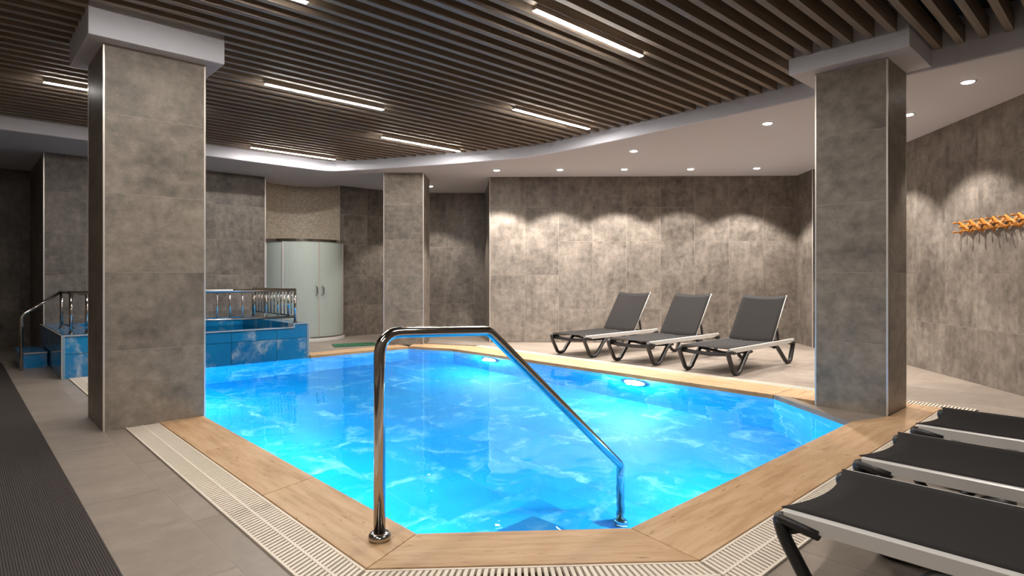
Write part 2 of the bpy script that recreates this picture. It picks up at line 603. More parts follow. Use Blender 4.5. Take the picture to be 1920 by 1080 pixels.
# round alcove behind the shower, stone mosaic
bb = B()
ac, ar = (4.78, 10.8), 0.72
n = 28
ring = [(ac[0] - ar * math.cos(math.pi * i / n), ac[1] + ar * math.sin(math.pi * i / n)) for i in range(n + 1)]
vs = [(x, y, 0) for x, y in ring] + [(x, y, ZC) for x, y in ring]
ring2 = [(ac[0] - (ar + .08) * math.cos(math.pi * i / n), ac[1] + (ar + .08) * math.sin(math.pi * i / n)) for i in range(n + 1)]
vs += [(x, y, 0) for x, y in ring2] + [(x, y, ZC) for x, y in ring2]
k = n + 1
fs = [(i, i + 1, i + 1 + k, i + k) for i in range(n)] + [(2 * k + i + 1, 2 * k + i, 3 * k + i, 3 * k + i + 1) for i in range(n)]
bb.add(vs, fs, True)
struct(bb.build('wall_alcove', 'mosaic'))

# chrome edge strips on outside corners
def corner_trim(x, y, z1, n):
    o = B().box((-0.007, -0.007, 0.0), (0.007, 0.007, z1)).build('trim_%d' % n, 'trim', None, (x, y, 0))
    struct(o)
for i, (x, y) in enumerate([(6.985, 8.045), (10.365, 3.81), (4.065, 10.79), (5.495, 10.79), (0.945, 10.79)]):
    corner_trim(x, y, ZC, i + 1)

# ------------------------------------------------------------------ floor
hpG = halfplanes(GRAT)
def tile_hits_room(poly):
    c = (sum(p[0] for p in poly) / len(poly), sum(p[1] for p in poly) / len(poly))
    return inside(c, ROOM) or any(inside(p, ROOM) for p in poly)

fb = B()
xs0 = 0.83 - 0.6 * 5
base_polys = []
floor = None
tiles = []
FT = 0.0
for i in range(25):
    for j in range(16):
        x0 = xs0 + i * 0.6; y0 = -2.9 + (0.6 if i % 2 else 0.0) + j * 1.2 - 0.6
        poly = [(x0, y0), (x0 + 0.6, y0), (x0 + 0.6, y0 + 1.2), (x0, y0 + 1.2)]
        if not tile_hits_room(poly):
            continue
        base_polys += subtract([poly], hpG)
        g = 0.0018
        pl = [(x0 + g, y0 + g), (x0 + 0.6 - g, y0 + g), (x0 + 0.6 - g, y0 + 1.2 - g), (x0 + g, y0 + 1.2 - g)]
        rest = subtract([pl], hpG)
        if rest:
            tiles.append(((x0, y0), rest))
for p in base_polys:
    fb.prism(p, -0.12, -0.0010)
floor = struct(fb.build('floor', 'fgrout'))
full = None
for (o0, rest) in tiles:
    if len(rest) == 1 and abs(area(rest[0]) - 0.5964 * 1.1964) < 1e-4:
        if full is None:
            full = B().prism([(0.0018, 0.0018), (0.5982, 0.0018), (0.5982, 1.1982), (0.0018, 1.1982)], -0.02, 0).mesh('floor_tile', 'floor')
        me = full
    else:
        bb = B()
        for r_ in rest:
            bb.prism([(p[0] - o0[0], p[1] - o0[1]) for p in r_], -0.02, 0)
        me = bb.mesh('floor_tile', 'floor')
    o = link(bpy.data.objects.new('floor_tile', me), floor)
    o.location = (o0[0], o0[1], 0)

# ------------------------------------------------------------------ ceiling: soffit, void, slats
out = [(12.2, -3.0), (12.2, 13.4), (-3.2, 13.4)]
bb = B()
poly = SOFF + out
npo = len(poly)
ar_ = sum(poly[i][0] * poly[(i + 1) % npo][1] - poly[(i + 1) % npo][0] * poly[i][1] for i in range(npo))
if ar_ < 0:
    poly = poly[::-1]
bb.prism(poly, ZC, 3.36)
soffit = struct(bb.build('ceiling_soffit', 'white', bevel=0.018))
ceiling = struct(B().box((-3.2, -3.0, 3.36), (12.2, 13.4, 3.42)).build('ceiling', 'dark'))

def soffit_x(y):
    if y > 9.46:
        return None
    pts = SOFF[1:]
    best = 6.1
    for a, b_ in zip(pts[:-1], pts[1:]):
        if (a[1] - y) * (b_[1] - y) <= 0 and a[1] != b_[1]:
            s = (y - a[1]) / (b_[1] - a[1]); best = a[0] + (b_[0] - a[0]) * s
    return best
CAPL = (0.71, 5.23, 1.64, 6.17, 2.92)
CAPR = (5.48, 1.29, 6.34, 2.22, 2.975)
def slat(x0, x1, y):
    L = x1 - x0
    o = B().box((0, -0.026, 0), (L, 0.026, 0.15)).build('slat', 'slat', ceiling, (x0, y, ZS))
k = -27
while True:
    y = 1.40 + 0.16 * k
    k += 1
    xe = soffit_x(y)
    if xe is None:
        break
    segs = [(-1.6, xe + 0.004)]
    if CAPL[1] - 0.026 < y < CAPL[3] + 0.026:
        segs = [(-1.6, CAPL[0]), (CAPL[2], xe + 0.004)]
    elif CAPR[1] - 0.026 < y < CAPR[3] + 0.026:
        segs = [(-1.6, CAPR[0])]
    for a, b_ in segs:
        slat(a, b_, y)

# ------------------------------------------------------------------ light strips between the slats
ZL = 3.072                       # underside of the linear lamps, hung just below the slats
def light_strip(x0, x1, y, label):
    k = (ZL - CAM_H) / (3.10 - CAM_H)
    x0, x1, y = x0 * k, x1 * k, y * k
    L = x1 - x0
    root = empty('ceiling_light_strip', (x0, y, ZL))
    B().box((0, -0.0225, 0.0035), (L, 0.0225, 3.17 - ZL)).build('housing', 'slat', root)
    d = B()
    prof = [(-0.022, 0.005), (-0.022, 0.002), (-0.020, 0.0), (0.020, 0.0), (0.022, 0.002), (0.022, 0.005)]
    n = len(prof)
    vs = [(0, a, b_) for a, b_ in prof] + [(L, a, b_) for a, b_ in prof]
    d.add(vs, [(i, (i + 1) % n, (i + 1) % n + n, i + n) for i in range(n - 1)] + [tuple(range(n - 1, -1, -1)), tuple(range(n, 2 * n))])
    o = d.build('diffuser', 'strip', root)
    bm = bmesh.new(); bm.from_mesh(o.data); bmesh.ops.recalc_face_normals(bm, faces=bm.faces); bm.to_mesh(o.data); bm.free()
    tag(root, label, 'ceiling light', 'glowing light strips in the slatted ceiling')
light_strip(3.09, 4.42, 3.06, 'longest looking light strip, nearest to the capped pillar by the loungers')
light_strip(2.29, 3.64, 6.08, 'light strip in the slats just beyond the left pillar cap')
light_strip(4.74, 6.08, 5.03, 'light strip whose end nearly reaches the curved soffit edge')
light_strip(4.35, 5.70, 7.28, 'light strip in the slats above the far slim pillar')
light_strip(3.26, 4.60, 9.20, 'farthest light strip, above the frosted shower cabin')
light_strip(0.66, 2.00, 7.53, 'light strip partly hidden behind the left pillar')
light_strip(0.50, 1.83, 4.08, 'light strip cut off by the top edge of the picture')
light_strip(2.2, 3.5, 0.52, 'added fill light strip outside the frame above the near loungers')  # this and the next two strips are added, unseen, to light the near floor
light_strip(-0.9, 0.4, 1.80, 'added fill light strip outside the frame beside the camera')
light_strip(-0.9, 0.4, -0.9, 'added fill light strip outside the frame behind the camera')

# ------------------------------------------------------------------ downlights
def downlight(x, y, label, power=SPOT_W, cone=103, spot=True):
    root = empty('recessed_downlight', (x, y, ZC))
    B().lathe([(0.050, -0.001), (0.066, -0.001), (0.066, -0.004), (0.050, -0.004)], 20).build('bezel', 'cap', root)
    B().lathe([(0.052, -0.0015), (0.052, -0.005), (0.044, -0.011), (0.025, -0.015)], 20).build('lens', 'disc', root)
    ld = bpy.data.lights.new('downlight_lamp', 'SPOT')
    ld.energy = power
    ld.color = LAMPC
    ld.spot_size = math.radians(cone)
    ld.spot_blend = 0.32
    ld.shadow_soft_size = 0.03
    lo = bpy.data.objects.new('downlight_lamp', ld)
    link(lo, root)
    lo.location = (0, 0, -0.05)
    tag(root, label, 'downlight', 'recessed ceiling downlights')
names = ['first', 'second', 'third', 'fourth', 'fifth']
for i, (x, y) in enumerate([(6.63, 7.46), (7.36, 6.70), (8.11, 5.95), (8.90, 5.19), (9.62, 4.41)]):
    downlight(x, y, 'small round downlight, %s from the left in the row along the back wall' % names[i], SPOT_W * (1.2, 1.15, 1.15, 0.6, 1.15)[i])
downlight(7.04, 5.00, 'round downlight alone in the soffit in front of the back wall row')
downlight(6.91, 3.04, 'round downlight in the soffit just left of the right pillar')
downlight(6.78, 1.14, 'largest looking round downlight in the soffit right of the pillar', SPOT_W * 0.4, 86)
downlight(7.67, 1.82, 'round downlight half hidden by the edge of the right pillar', SPOT_W * 0.75)
downlight(8.74, 2.74, 'round downlight behind the right pillar above the right wall', SPOT_W * 0.7)
downlight(6.84, 9.66, 'round downlight beside the far slim pillar', SPOT_W * 0.5)

# ------------------------------------------------------------------ pillars
def pillar(x0, y0, x1, y1, z1, label, cap, rz=0, centre=None, lo=0.0, trims=((0, 0), (1, 0), (1, 1), (0, 1))):
    cx, cy = (x0 + x1) / 2, (y0 + y1) / 2
    w, d = x1 - x0, y1 - y0
    root = empty('pillar', (cx, cy, 0), rz)
    B().box((-w / 2 + .002, -d / 2 + .002, lo), (w / 2 - .002, d / 2 - .002, z1)).build('core', 'grout', root)
    hw, hd = w / 2 - 0.002, d / 2 - 0.002
    rows = [lo] + [z for z in (0.6, 1.2, 1.8, 2.4) if z > lo + .05] + [z1 - 0.012]
    for (a, b_) in (((-hw, -hd), (hw, -hd)), ((hw, -hd), (hw, hd)), ((hw, hd), (-hw, hd)), ((-hw, hd), (-hw, -hd))):
        tiled_wall('face', a, b_, lo, z1, m='col', root=root, back=False, tw=2.0, rows=rows, merge=False)
    for (sx, sy) in trims:
        px = (w / 2 - .005) * (1 if sx else -1); py = (d / 2 - .005) * (1 if sy else -1)
        B().box((px - .006, py - .006, lo), (px + .006, py + .006, z1 - 0.012)).build('edge_trim', 'trim', root)
    if cap:
        B().box((cap[0] - cx, cap[1] - cy, z1), (cap[2] - cx, cap[3] - cy, 3.36)).build('capital', 'white', root, bevel=0.006)
    tag(root, label, 'pillar')
    return root
pillar(0.82, 5.36, 1.53, 6.04, CAPL[4], 'widest grey tiled pillar with white capital, at the left pool edge', CAPL)
pillar(5.63, 1.48, 6.18, 2.05, CAPR[4], 'grey tiled pillar with white capital standing on the right pool corner', CAPR)
# slim far pillar, turned
c0 = Vector((5.38, 8.97)); c1 = Vector((5.88, 8.50))
dv = (c1 - c0); ang = math.atan2(dv.y, dv.x); wd = dv.length
nv = Vector((-math.sin(ang), math.cos(ang)))
cc = (c0 + c1) / 2 + nv * 0.36
pp = pillar(cc.x - wd / 2, cc.y - 0.36, cc.x + wd / 2, cc.y + 0.36, ZC, 'slim far grey pillar without capital beyond the pool', None, ang)

# ------------------------------------------------------------------ swimming pool
PD = -1.25
pool = empty('swimming_pool', (3.6, 5.0, 0))
tag(pool, 'blue tiled swimming pool with cut corners and wooden looking coping', 'pool')
off = Matrix.Translation((-3.6, -5.0, 0))
def pchild(o):
    o.matrix_basis = off @ o.matrix_basis
    return o
n = len(POOL)
before = set(C.objects)
for i in range(n):
    a, b_ = POOL[(i + 1) % n], POOL[i]       # seen from inside the pool
    top = -0.03
    tiled_wall('pool_wall', a, b_, PD, top, m='poolfloor', g='poolgrout', tw=0.6, rows=[PD, -0.62, top], merge=False, root=pool,
               gap=0.006, proud=0.0014)
hpP = halfplanes(POOL)
bb = B().prism(POOL, PD - 0.06, PD)
bb.build('pool_bed', 'poolgrout', pool)
for i in range(9):
    for j in range(8):
        x0 = 1.2 + i * 0.6; y0 = 1.0 + j * 1.2 + (0.6 if i % 2 else 0) - 0.6
        g = 0.003
        pl = [(x0 + g, y0 + g), (x0 + 0.6 - g, y0 + g), (x0 + 0.6 - g, y0 + 1.2 - g), (x0 + g, y0 + 1.2 - g)]
        for (a, b_, c) in hpP:
            pl = clip(pl, a, b_, c)
            if len(pl) < 3:
                break
        if len(pl) > 2 and area(pl) > 1e-3:
            o = B().prism([(p[0] - x0, p[1] - y0) for p in pl], 0, 0.006).build('pool_tile', 'poolfloor', pool, (x0, y0, PD - 0.0046))
# corner steps below the handrail
def step(poly, z):
    B().prism(poly, PD, z).build('pool_step', 'poolfloor', pool)
step([(1.5, 2.24), (2.26, 1.61), (2.46, 1.61), (2.46, 2.44), (1.5, 2.44)], -0.52)
step([(2.46, 1.61), (2.82, 1.61), (2.82, 2.76), (1.5, 2.76), (1.5, 2.44), (2.46, 2.44)], -0.77)
step([(2.82, 1.61), (3.18, 1.61), (3.18, 3.08), (1.5, 3.08), (1.5, 2.76), (2.82, 2.76)], -0.98)
# coping
def coping_run(i0, i1, o0, o1, pieces, zt=0.014):
    a0, a1, b0, b1 = Vector(i0), Vector(i1), Vector(o0), Vector(o1)
    L = (a1 - a0).length
    ang = math.atan2((a1 - a0).y, (a1 - a0).x)
    for s in range(pieces):
        e = 0.0015 / L
        s0, s1 = s / pieces + e, (s + 1) / pieces - e
        q = [a0.lerp(a1, s0), a0.lerp(a1, s1), b0.lerp(b1, s1), b0.lerp(b1, s0)]
        piv = q[0]
        rot = Matrix.Rotation(-ang, 2)
        loc = [rot @ (p - piv) for p in q]
        o = B().prism([(p.x, p.y) for p in loc], -0.035, zt).build('coping_slab', 'trav', pool, bevel=0.004)
        o.matrix_basis = Matrix.Translation((piv.x, piv.y, 0)) @ Matrix.Rotation(ang, 4, 'Z')
coping_run((1.515, 5.36), (1.515, 2.245), (1.19, 5.36), (1.19, 2.11), 3)
coping_run((1.515, 2.245), (2.265, 1.625), (1.19, 2.11), (2.21, 1.25), 1)
coping_run((2.265, 1.625), (5.19, 1.625), (2.21, 1.25), (5.19, 1.25), 3)
coping_run((5.19, 1.625), (5.63, 1.48), (5.19, 1.25), (5.63, 1.25), 1)
coping_run((5.63, 1.475), (6.35, 1.475), (5.63, 1.25), (6.35, 1.25), 1)
coping_run((5.855, 2.52), (5.855, 7.645), (6.35, 2.52), (6.35, 7.72), 5)
coping_run((5.855, 7.645), (5.535, 8.435), (6.35, 7.72), (5.88, 8.75), 1)
coping_run((5.535, 8.435), (3.84, 8.435), (5.535, 8.75), (3.84, 8.75), 2)
coping_run((1.515, 8.44), (1.515, 6.04), (1.19, 8.44), (1.19, 6.04), 2)
# grey tiles wrapped around the right pillar foot
B().prism([(5.19, 1.625), (5.63, 1.485), (5.63, 2.05), (5.855, 2.36), (5.855, 2.515)], -0.035, 0.012).build('corner_tile', 'floor', pool)
B().prism([(6.18, 1.48), (6.35, 1.48), (6.35, 2.515), (5.86, 2.515), (5.86, 2.06), (6.18, 2.06)], -0.035, 0.012).build('coping_slab', 'trav', pool)
for o in pool.children:
    o.matrix_basis = off @ o.matrix_basis

# water
wp = [(p[0], p[1]) for p in POOL]
vs = [(p[0] - 3.6, p[1] - 5.0, 0) for p in wp]
wt = mesh_obj('pool_water', vs, [tuple(range(len(vs)))], 'water')
wt.location = (3.6, 5.0, -0.028)
tag(wt, 'clear blue water filling the large pool', 'water', kind='stuff')

# underwater lamps
def pool_lamp(x, y, ang, label, power=POOL_W, z=-0.30):
    root = empty('pool_lamp', (x, y, z), ang)
    # local +X points into the pool
    B().lathe([(0.175, 0.0), (0.175, 0.012), (0.150, 0.022), (0.143, 0.010)], 24, axis='X').build('bezel', 'steel', root)
    B().lathe([(0.145, 0.004), (0.142, 0.014), (0.08, 0.022), (0.01, 0.024)], 24, axis='X').build('lens', 'pooldisc', root)
    ld = bpy.data.lights.new('underwater_lamp', 'POINT')
    ld.energy = power
    ld.color = (0.82, 0.94, 1.0)
    ld.shadow_soft_size = 0.05
    lo = bpy.data.objects.new('underwater_lamp', ld)
    link(lo, root)
    lo.location = (0.085, 0, 0)
    tag(root, label, 'pool lamp', 'underwater pool lamps')
pool_lamp(5.864, 4.15, math.pi, 'glowing underwater lamp on the pool side nearest the loungers')
pool_lamp(5.864, 6.75, math.pi, 'glowing underwater lamp on the far end of the lounger side')
pool_lamp(1.506, 3.4, 0, 'added underwater fill lamp on the near left pool wall, hidden by the edge')  # from here on the pool lamps are added, unseen, to even out the water light
pool_lamp(1.506, 7.2, 0, 'added unseen underwater fill lamp on the left pool wall behind the wide pillar')
pool_lamp(1.506, 5.2, 0, 'added unseen underwater fill lamp on the left pool wall before the wide pillar')
pool_lamp(3.8, 1.616, math.pi / 2, 'added underwater fill lamp on the near pool wall, hidden by the coping')

# ------------------------------------------------------------------ overflow grates
bar_me = B().box((0, -0.5, -0.018), (1, 0.5, 0.0)).mesh('grate_bar', 'grate')
def grate(i0, i1, o0, o1, label, pitch=0.027, stuff=False, spine=True):
    a0, a1, b0, b1 = Vector(i0), Vector(i1), Vector(o0), Vector(o1)
    c = (a0 + a1 + b0 + b1) / 4
    root = empty('drain_grate', (c.x, c.y, 0))
    L = ((a1 - a0).length + (b1 - b0).length) / 2
    n = max(2, int(L / pitch))
    zt = 0.008
    B().prism([tuple(a0 - c), tuple(a1 - c), tuple(b1 - c), tuple(b0 - c)], -0.12, -0.085).build('gutter', 'gutter', root)
    jb = B()
    for i in range(n):
        s = (i + 0.5) / n
        p, q = a0.lerp(a1, s) - c, b0.lerp(b1, s) - c
        if stuff:
            d = (q - p).normalized(); nn = Vector((-d.y, d.x)) * 0.007
            jb.prism([tuple(p + nn), tuple(q + nn), tuple(q - nn), tuple(p - nn)], zt - 0.018, zt)
        else:
            o = link(bpy.data.objects.new('grate_bar', bar_me), root)
            o.matrix_basis = (Matrix.Translation((p.x, p.y, zt)) @ Matrix.Rotation(math.atan2(q.y - p.y, q.x - p.x), 4, 'Z')
                              @ Matrix.Diagonal(((q - p).length, 0.015, 1, 1)))
    if stuff:
        o = jb.build('grate_bars', 'grate', root); o['kind'] = 'stuff'
    for s0, w, nm in ((0.02, 0.012, 'edge_strip'), (0.98, 0.012, 'edge_strip')) + (((0.5, 0.013, 'spine'),) if spine else ()):
        p, q = a0.lerp(b0, s0) - c, a1.lerp(b1, s0) - c
        d = (q - p).normalized(); nn = Vector((-d.y, d.x)) * (w / 2)
        B().prism([tuple(p + nn), tuple(q + nn), tuple(q - nn), tuple(p - nn)], zt - 0.02, zt + 0.0015).build(nm, 'grate', root)
    tag(root, label, 'drain grate', 'cream overflow grates around the pool')
    return root
grate((1.185, 5.36), (1.185, 2.115), (0.965, 5.36), (0.965, 2.0), 'cream slotted overflow grate running from the left pillar to the near corner')
grate((1.185, 2.105), (2.205, 1.247), (0.965, 1.99), (2.13, 1.025), 'short cream overflow grate across the near pool corner')
grate((2.215, 1.245), (6.345, 1.245), (2.138, 1.025), (6.345, 1.025), 'cream slotted overflow grate under the feet of the near loungers')
grate((6.355, 1.03), (6.355, 7.72), (6.525, 1.03), (6.525, 7.76), 'thin cream overflow grate on the far side before the raised loungers', stuff=True, spine=False)
grate((1.185, 8.44), (1.185, 6.05), (0.965, 8.44), (0.965, 6.05), 'short cream overflow grate between the wide pillar and raised blue basin', stuff=True)

# ------------------------------------------------------------------ pool handrail
root = empty('pool_handrail', (1.36, 2.30, 0.014))
pts = [(0, 0, 0.0), (0, 0, 0.905), (0.63, 0, 0.875), (1.735, 0, -0.045), (1.735, 0, -0.99)]
path = fillet(pts[:3], 0.11, 8)[:-1] + fillet(pts[1:], 0.035, 4)[1:]
B().tube(path, 0.0255, 20, up=(0, 1, 0)).build('rail', 'steel', root)
B().lathe([(0.027, 0.034), (0.040, 0.032), (0.049, 0.022), (0.049, 0.012), (0.045, 0.0)], 28).build('flange', 'steel', root)
B().lathe([(0.027, -0.945), (0.045, -0.95), (0.048, -0.968), (0.048, -0.992)], 24, centre=(1.735, 0, 0)).build('flange', 'steel', root)
tag(root, 'bent polished steel handrail leading down into the pool', 'handrail')

# ------------------------------------------------------------------ raised blue basin
PX0, PX1, PY0, PY1, PZ = 0.90, 3.82, 8.45, 10.78, 0.49
WZ = 0.435
bas = empty('raised_basin', (2.36, 9.6, 0))
tag(bas, 'raised blue marble tiled basin with low wall behind the wide pillar', 'basin')
def bpart(o):
    o.matrix_basis = Matrix.Translation((-2.36, -9.6, 0)) @ o.matrix_basis
    return o
b2 = B()
b2.box((PX0 + .012, PY0 + .012, -0.02), (1.30, PY1, PZ))                     # left landing
b2.box((3.60, PY0 + .012, -0.02), (PX1 - .012, PY1, PZ))                    # right wall
b2.box((1.30, PY0 + .012, -0.02), (3.60, PY0 + .20, WZ))                    # front wall
b2.box((1.30, 10.55, -0.02), (3.60, PY1, PZ))                             # back wall
b2.box((1.30, PY0 + .20, -0.02), (3.60, 10.55, 0.10))                     # bed
b2.build('basin_wall', 'bluetile', bas)
fkw = dict(m='bluetile', g='bgrout', tw=0.61, off=0.6, merge=False, root=bas, gap=0.005)
tiled_wall('front', (1.53, PY0 + .012), (PX1, PY0 + .012), -0.25, 0.28, rows=[-0.25, 0.28], **fkw)
tiled_wall('front', (1.53, PY0 + .012), (3.602, PY0 + .012), 0.28, WZ, rows=[0.28, WZ], **fkw)
tiled_wall('front', (3.598, PY0 + .012), (PX1, PY0 + .012), 0.28, PZ, rows=[0.28, PZ], **dict(fkw, off=0))
tiled_wall('front', (PX0, PY0 + .012), (1.53, PY0 + .012), 0.0, PZ, m='bluetile', g='bgrout', tw=0.61, rows=[0.0, 0.28, PZ], merge=False, root=bas, gap=0.004)
tiled_wall('side', (PX0 + .012, PY1), (PX0 + .012, PY0), 0.0, PZ, m='bluetile', g='bgrout', tw=0.61, rows=[0.0, 0.28, PZ], merge=False, root=bas, gap=0.004)
tiled_wall('side', (PX1 - .012, PY0), (PX1 - .012, PY1), 0.0, PZ, m='bluetile', g='bgrout', tw=0.61, rows=[0.0, 0.28, PZ], merge=False, root=bas, gap=0.004)
for (a, b_) in (((1.53, PY0 - .002, WZ - .006), (3.60, PY0 + .014, WZ + .006)), ((3.60, PY0 - .002, PZ - .006), (PX1, PY0 + .014, PZ + .006)),
                ((PX0, PY0 - .002, PZ - .006), (1.53, PY0 + .014, PZ + .006)), ((PX0 - .002, PY0, PZ - .006), (PX0 + .014, PY1, PZ + .006)),
                ((3.592, PY0, WZ), (3.606, PY0 + .2, PZ + .005)), ((PX0 - .003, PY0 - .003, 0), (PX0 + .008, PY0 + .008, PZ)),
                ((PX1 - .008, PY0 - .003, -.02), (PX1 + .003, PY0 + .008, PZ))):
    B().box(a, b_).build('edge_trim', 'trim', bas)
for o in list(bas.children):
    bpart(o)
bw = mesh_obj('basin_water', [(-1.15, -0.95, 0), (1.15, -0.95, 0), (1.15, 0.95, 0), (-1.15, 0.95, 0)], [(0, 1, 2, 3)], 'water')
bw.location = (2.45, 9.60, 0.36)
tag(bw, 'still water inside the raised blue basin', 'water', kind='stuff')
# step to the basin
st = empty('basin_step', (0.755, 10.1, 0))
B().box((-0.133, -0.35, 0), (0.133, 0.55, 0.186)).build('step_core', 'bgrout', st)
tiled_wall('riser', (-0.133, -0.35), (0.133, -0.35), 0, 0.186, m='bluetile', g='bgrout', tw=1, rows=[0, 0.186], merge=False, root=st, back=False)
tiled_wall('riser', (-0.133, 0.55), (-0.133, -0.35), 0, 0.186, m='bluetile', g='bgrout', tw=0.61, rows=[0, 0.186], merge=False, root=st, back=False)
for k in range(2):
    B().box((-0.14, -0.355 + k * 0.453, 0.186), (0.133, -0.355 + k * 0.453 + 0.45, 0.198)).build('tread_tile', 'bluetile', st)
B().box((-0.147, -0.365, 0.186), (0.135, -0.357, 0.200)).build('edge_trim', 'trim', st)
tag(st, 'low blue tiled step beside the left end of the basin', 'step')

# steel railing round the basin
rl = empty('basin_railing', (3.70, 8.72, PZ))
def P3(x, y, z):
    return (x - 3.70, y - 8.72, z - PZ)
TOPZ, BOTZ = 0.972, 0.59
yF, xR, yB = 8.66, 3.70, 10.35
def rail(pts, r=0.02, nm='top_rail'):
    B().tube([P3(*p) for p in pts], r, 12).build(nm, 'steel', rl)
rail([(1.01, yF, TOPZ), (xR, yF, TOPZ)], 0.024)
rail([(xR, yF, TOPZ), (xR, yB, TOPZ)])
rail([(1.16, yF, BOTZ - .01), (xR, yF, BOTZ - .01)], 0.019, 'bottom_rail')
rail([(xR, yF, BOTZ), (xR, yB, BOTZ)], 0.011, 'bottom_rail')
rail([(1.04, yF, TOPZ), (1.04, 9.78, TOPZ)], 0.02)
rail([(1.04, yF, BOTZ - .03), (1.04, 9.78, BOTZ - .03)], 0.011, 'bottom_rail')
rail(fillet([(1.04, 9.78, TOPZ), (0.62, 9.60, 0.69), (0.62, 9.60, 0.0)], 0.05, 5), 0.02, 'hand_rail')
for (x, y) in ((1.01, yF), (1.165, yF), (xR, yF), (xR, yB), (1.04, 9.78)):
    B().tube([P3(x, y, PZ), P3(x, y, TOPZ)], 0.019, 12).build('post', 'steel', rl)
    B().lathe([(0.034, 0.012), (0.036, 0.006), (0.036, 0.0)], 16, centre=P3(x, y, PZ)).build('post_flange', 'steel', rl)
me = B().tube([(0, 0, BOTZ - PZ), (0, 0, TOPZ - PZ)], 0.0105, 8).mesh('baluster', 'steel')
bl = [(1.30 + 0.165 * i, yF) for i in range(1, 15)] + [(xR, yF + 0.13 * i) for i in range(1, 13)]
for (x, y) in bl:
    o = link(bpy.data.objects.new('baluster', me), rl)
    o.location = (x - 3.70, y - 8.72, 0)
tag(rl, 'polished steel railing with thin balusters round the raised basin', 'railing')

# ------------------------------------------------------------------ shower cabin
sh = empty('shower_cabin', (4.81, 10.8, 0))
R = 0.742
zc = -0.61 + R
cyy = -0.61 + R                       # arc centre, local y
def arc(a0, a1, r, n):
    return [(r * math.sin(a0 + (a1 - a0) * i / n), cyy - r * math.cos(a0 + (a1 - a0) * i / n)) for i in range(n + 1)]
A = math.acos(max(-1, min(1, cyy / R)))          # angle where the arc meets the wall plane
tray = arc(-A, A, R + 0.03, 24)
B().prism(tray, 0.0, 0.07).build('tray', 'cap', sh, bevel=0.01)
def curved(nm, a0, a1, z0, z1, m, th=0.008, r=R, n=10):
    o_, i_ = arc(a0, a1, r, n), arc(a0, a1, r - th, n)
    B_ = B(); k = n + 1
    vs = [(*p, z0) for p in o_] + [(*p, z1) for p in o_] + [(*p, z0) for p in i_] + [(*p, z1) for p in i_]
    fs = []
    for i in range(n):
        fs += [(i, i + 1, k + i + 1, k + i), (2 * k + i + 1, 2 * k + i, 3 * k + i, 3 * k + i + 1), (k + i, k + i + 1, 3 * k + i + 1, 3 * k + i), (i + 1, i, 2 * k + i, 2 * k + i + 1)]
    fs += [(0, k, 3 * k, 2 * k), (k - 1, 3 * k - 1, 4 * k - 1, 2 * k - 1)]
    B_.add(vs, fs, False)
    o = B_.build(nm, m, sh)
    return o
e = 0.012
aL, aM, aR = -0.62 * A, -0.02, 0.60 * A
curved('fixed_panel', -A, aL - e / 2, 0.09, 1.80, 'frost')
dl = curved('door', aL + e / 2, aM - e / 2, 0.09, 1.80, 'frost', r=R + 0.012)
dr = curved('door', aM + e / 2, aR - e / 2, 0.09, 1.80, 'frost', r=R + 0.012)
curved('fixed_panel', aR + e / 2, A, 0.09, 1.80, 'frost')
curved('top_rail', -A, A, 1.80, 1.845, 'steel', 0.04, R + 0.022, 30)
curved('bottom_rail', -A, A, 0.07, 0.095, 'steel', 0.04, R + 0.022, 30)
for a_ in (-A, aL, aM, aR, A):
    p = arc(a_, a_, R + 0.008, 1)[0]
    w_ = 0.022 if abs(a_) == A else 0.013
    B().box((p[0] - w_, p[1] - w_, 0.08), (p[0] + w_, p[1] + w_, 1.845 if abs(a_) == A else 1.80)).build('frame_post', 'trim', sh)
for (a_, dd) in ((aM - 0.075, dl), (aM + 0.075, dr)):
    p = arc(a_, a_, R + 0.012, 1)[0]; q = arc(a_, a_, R + 0.06, 1)[0]
    B().tube(fillet([(*p, 0.84), (*q, 0.86), (*q, 0.98), (*p, 1.0)], 0.03, 4), 0.011, 10).build('handle', 'steel', dd)
tag(sh, 'bow fronted shower cabin with frosted greenish glass doors', 'shower')

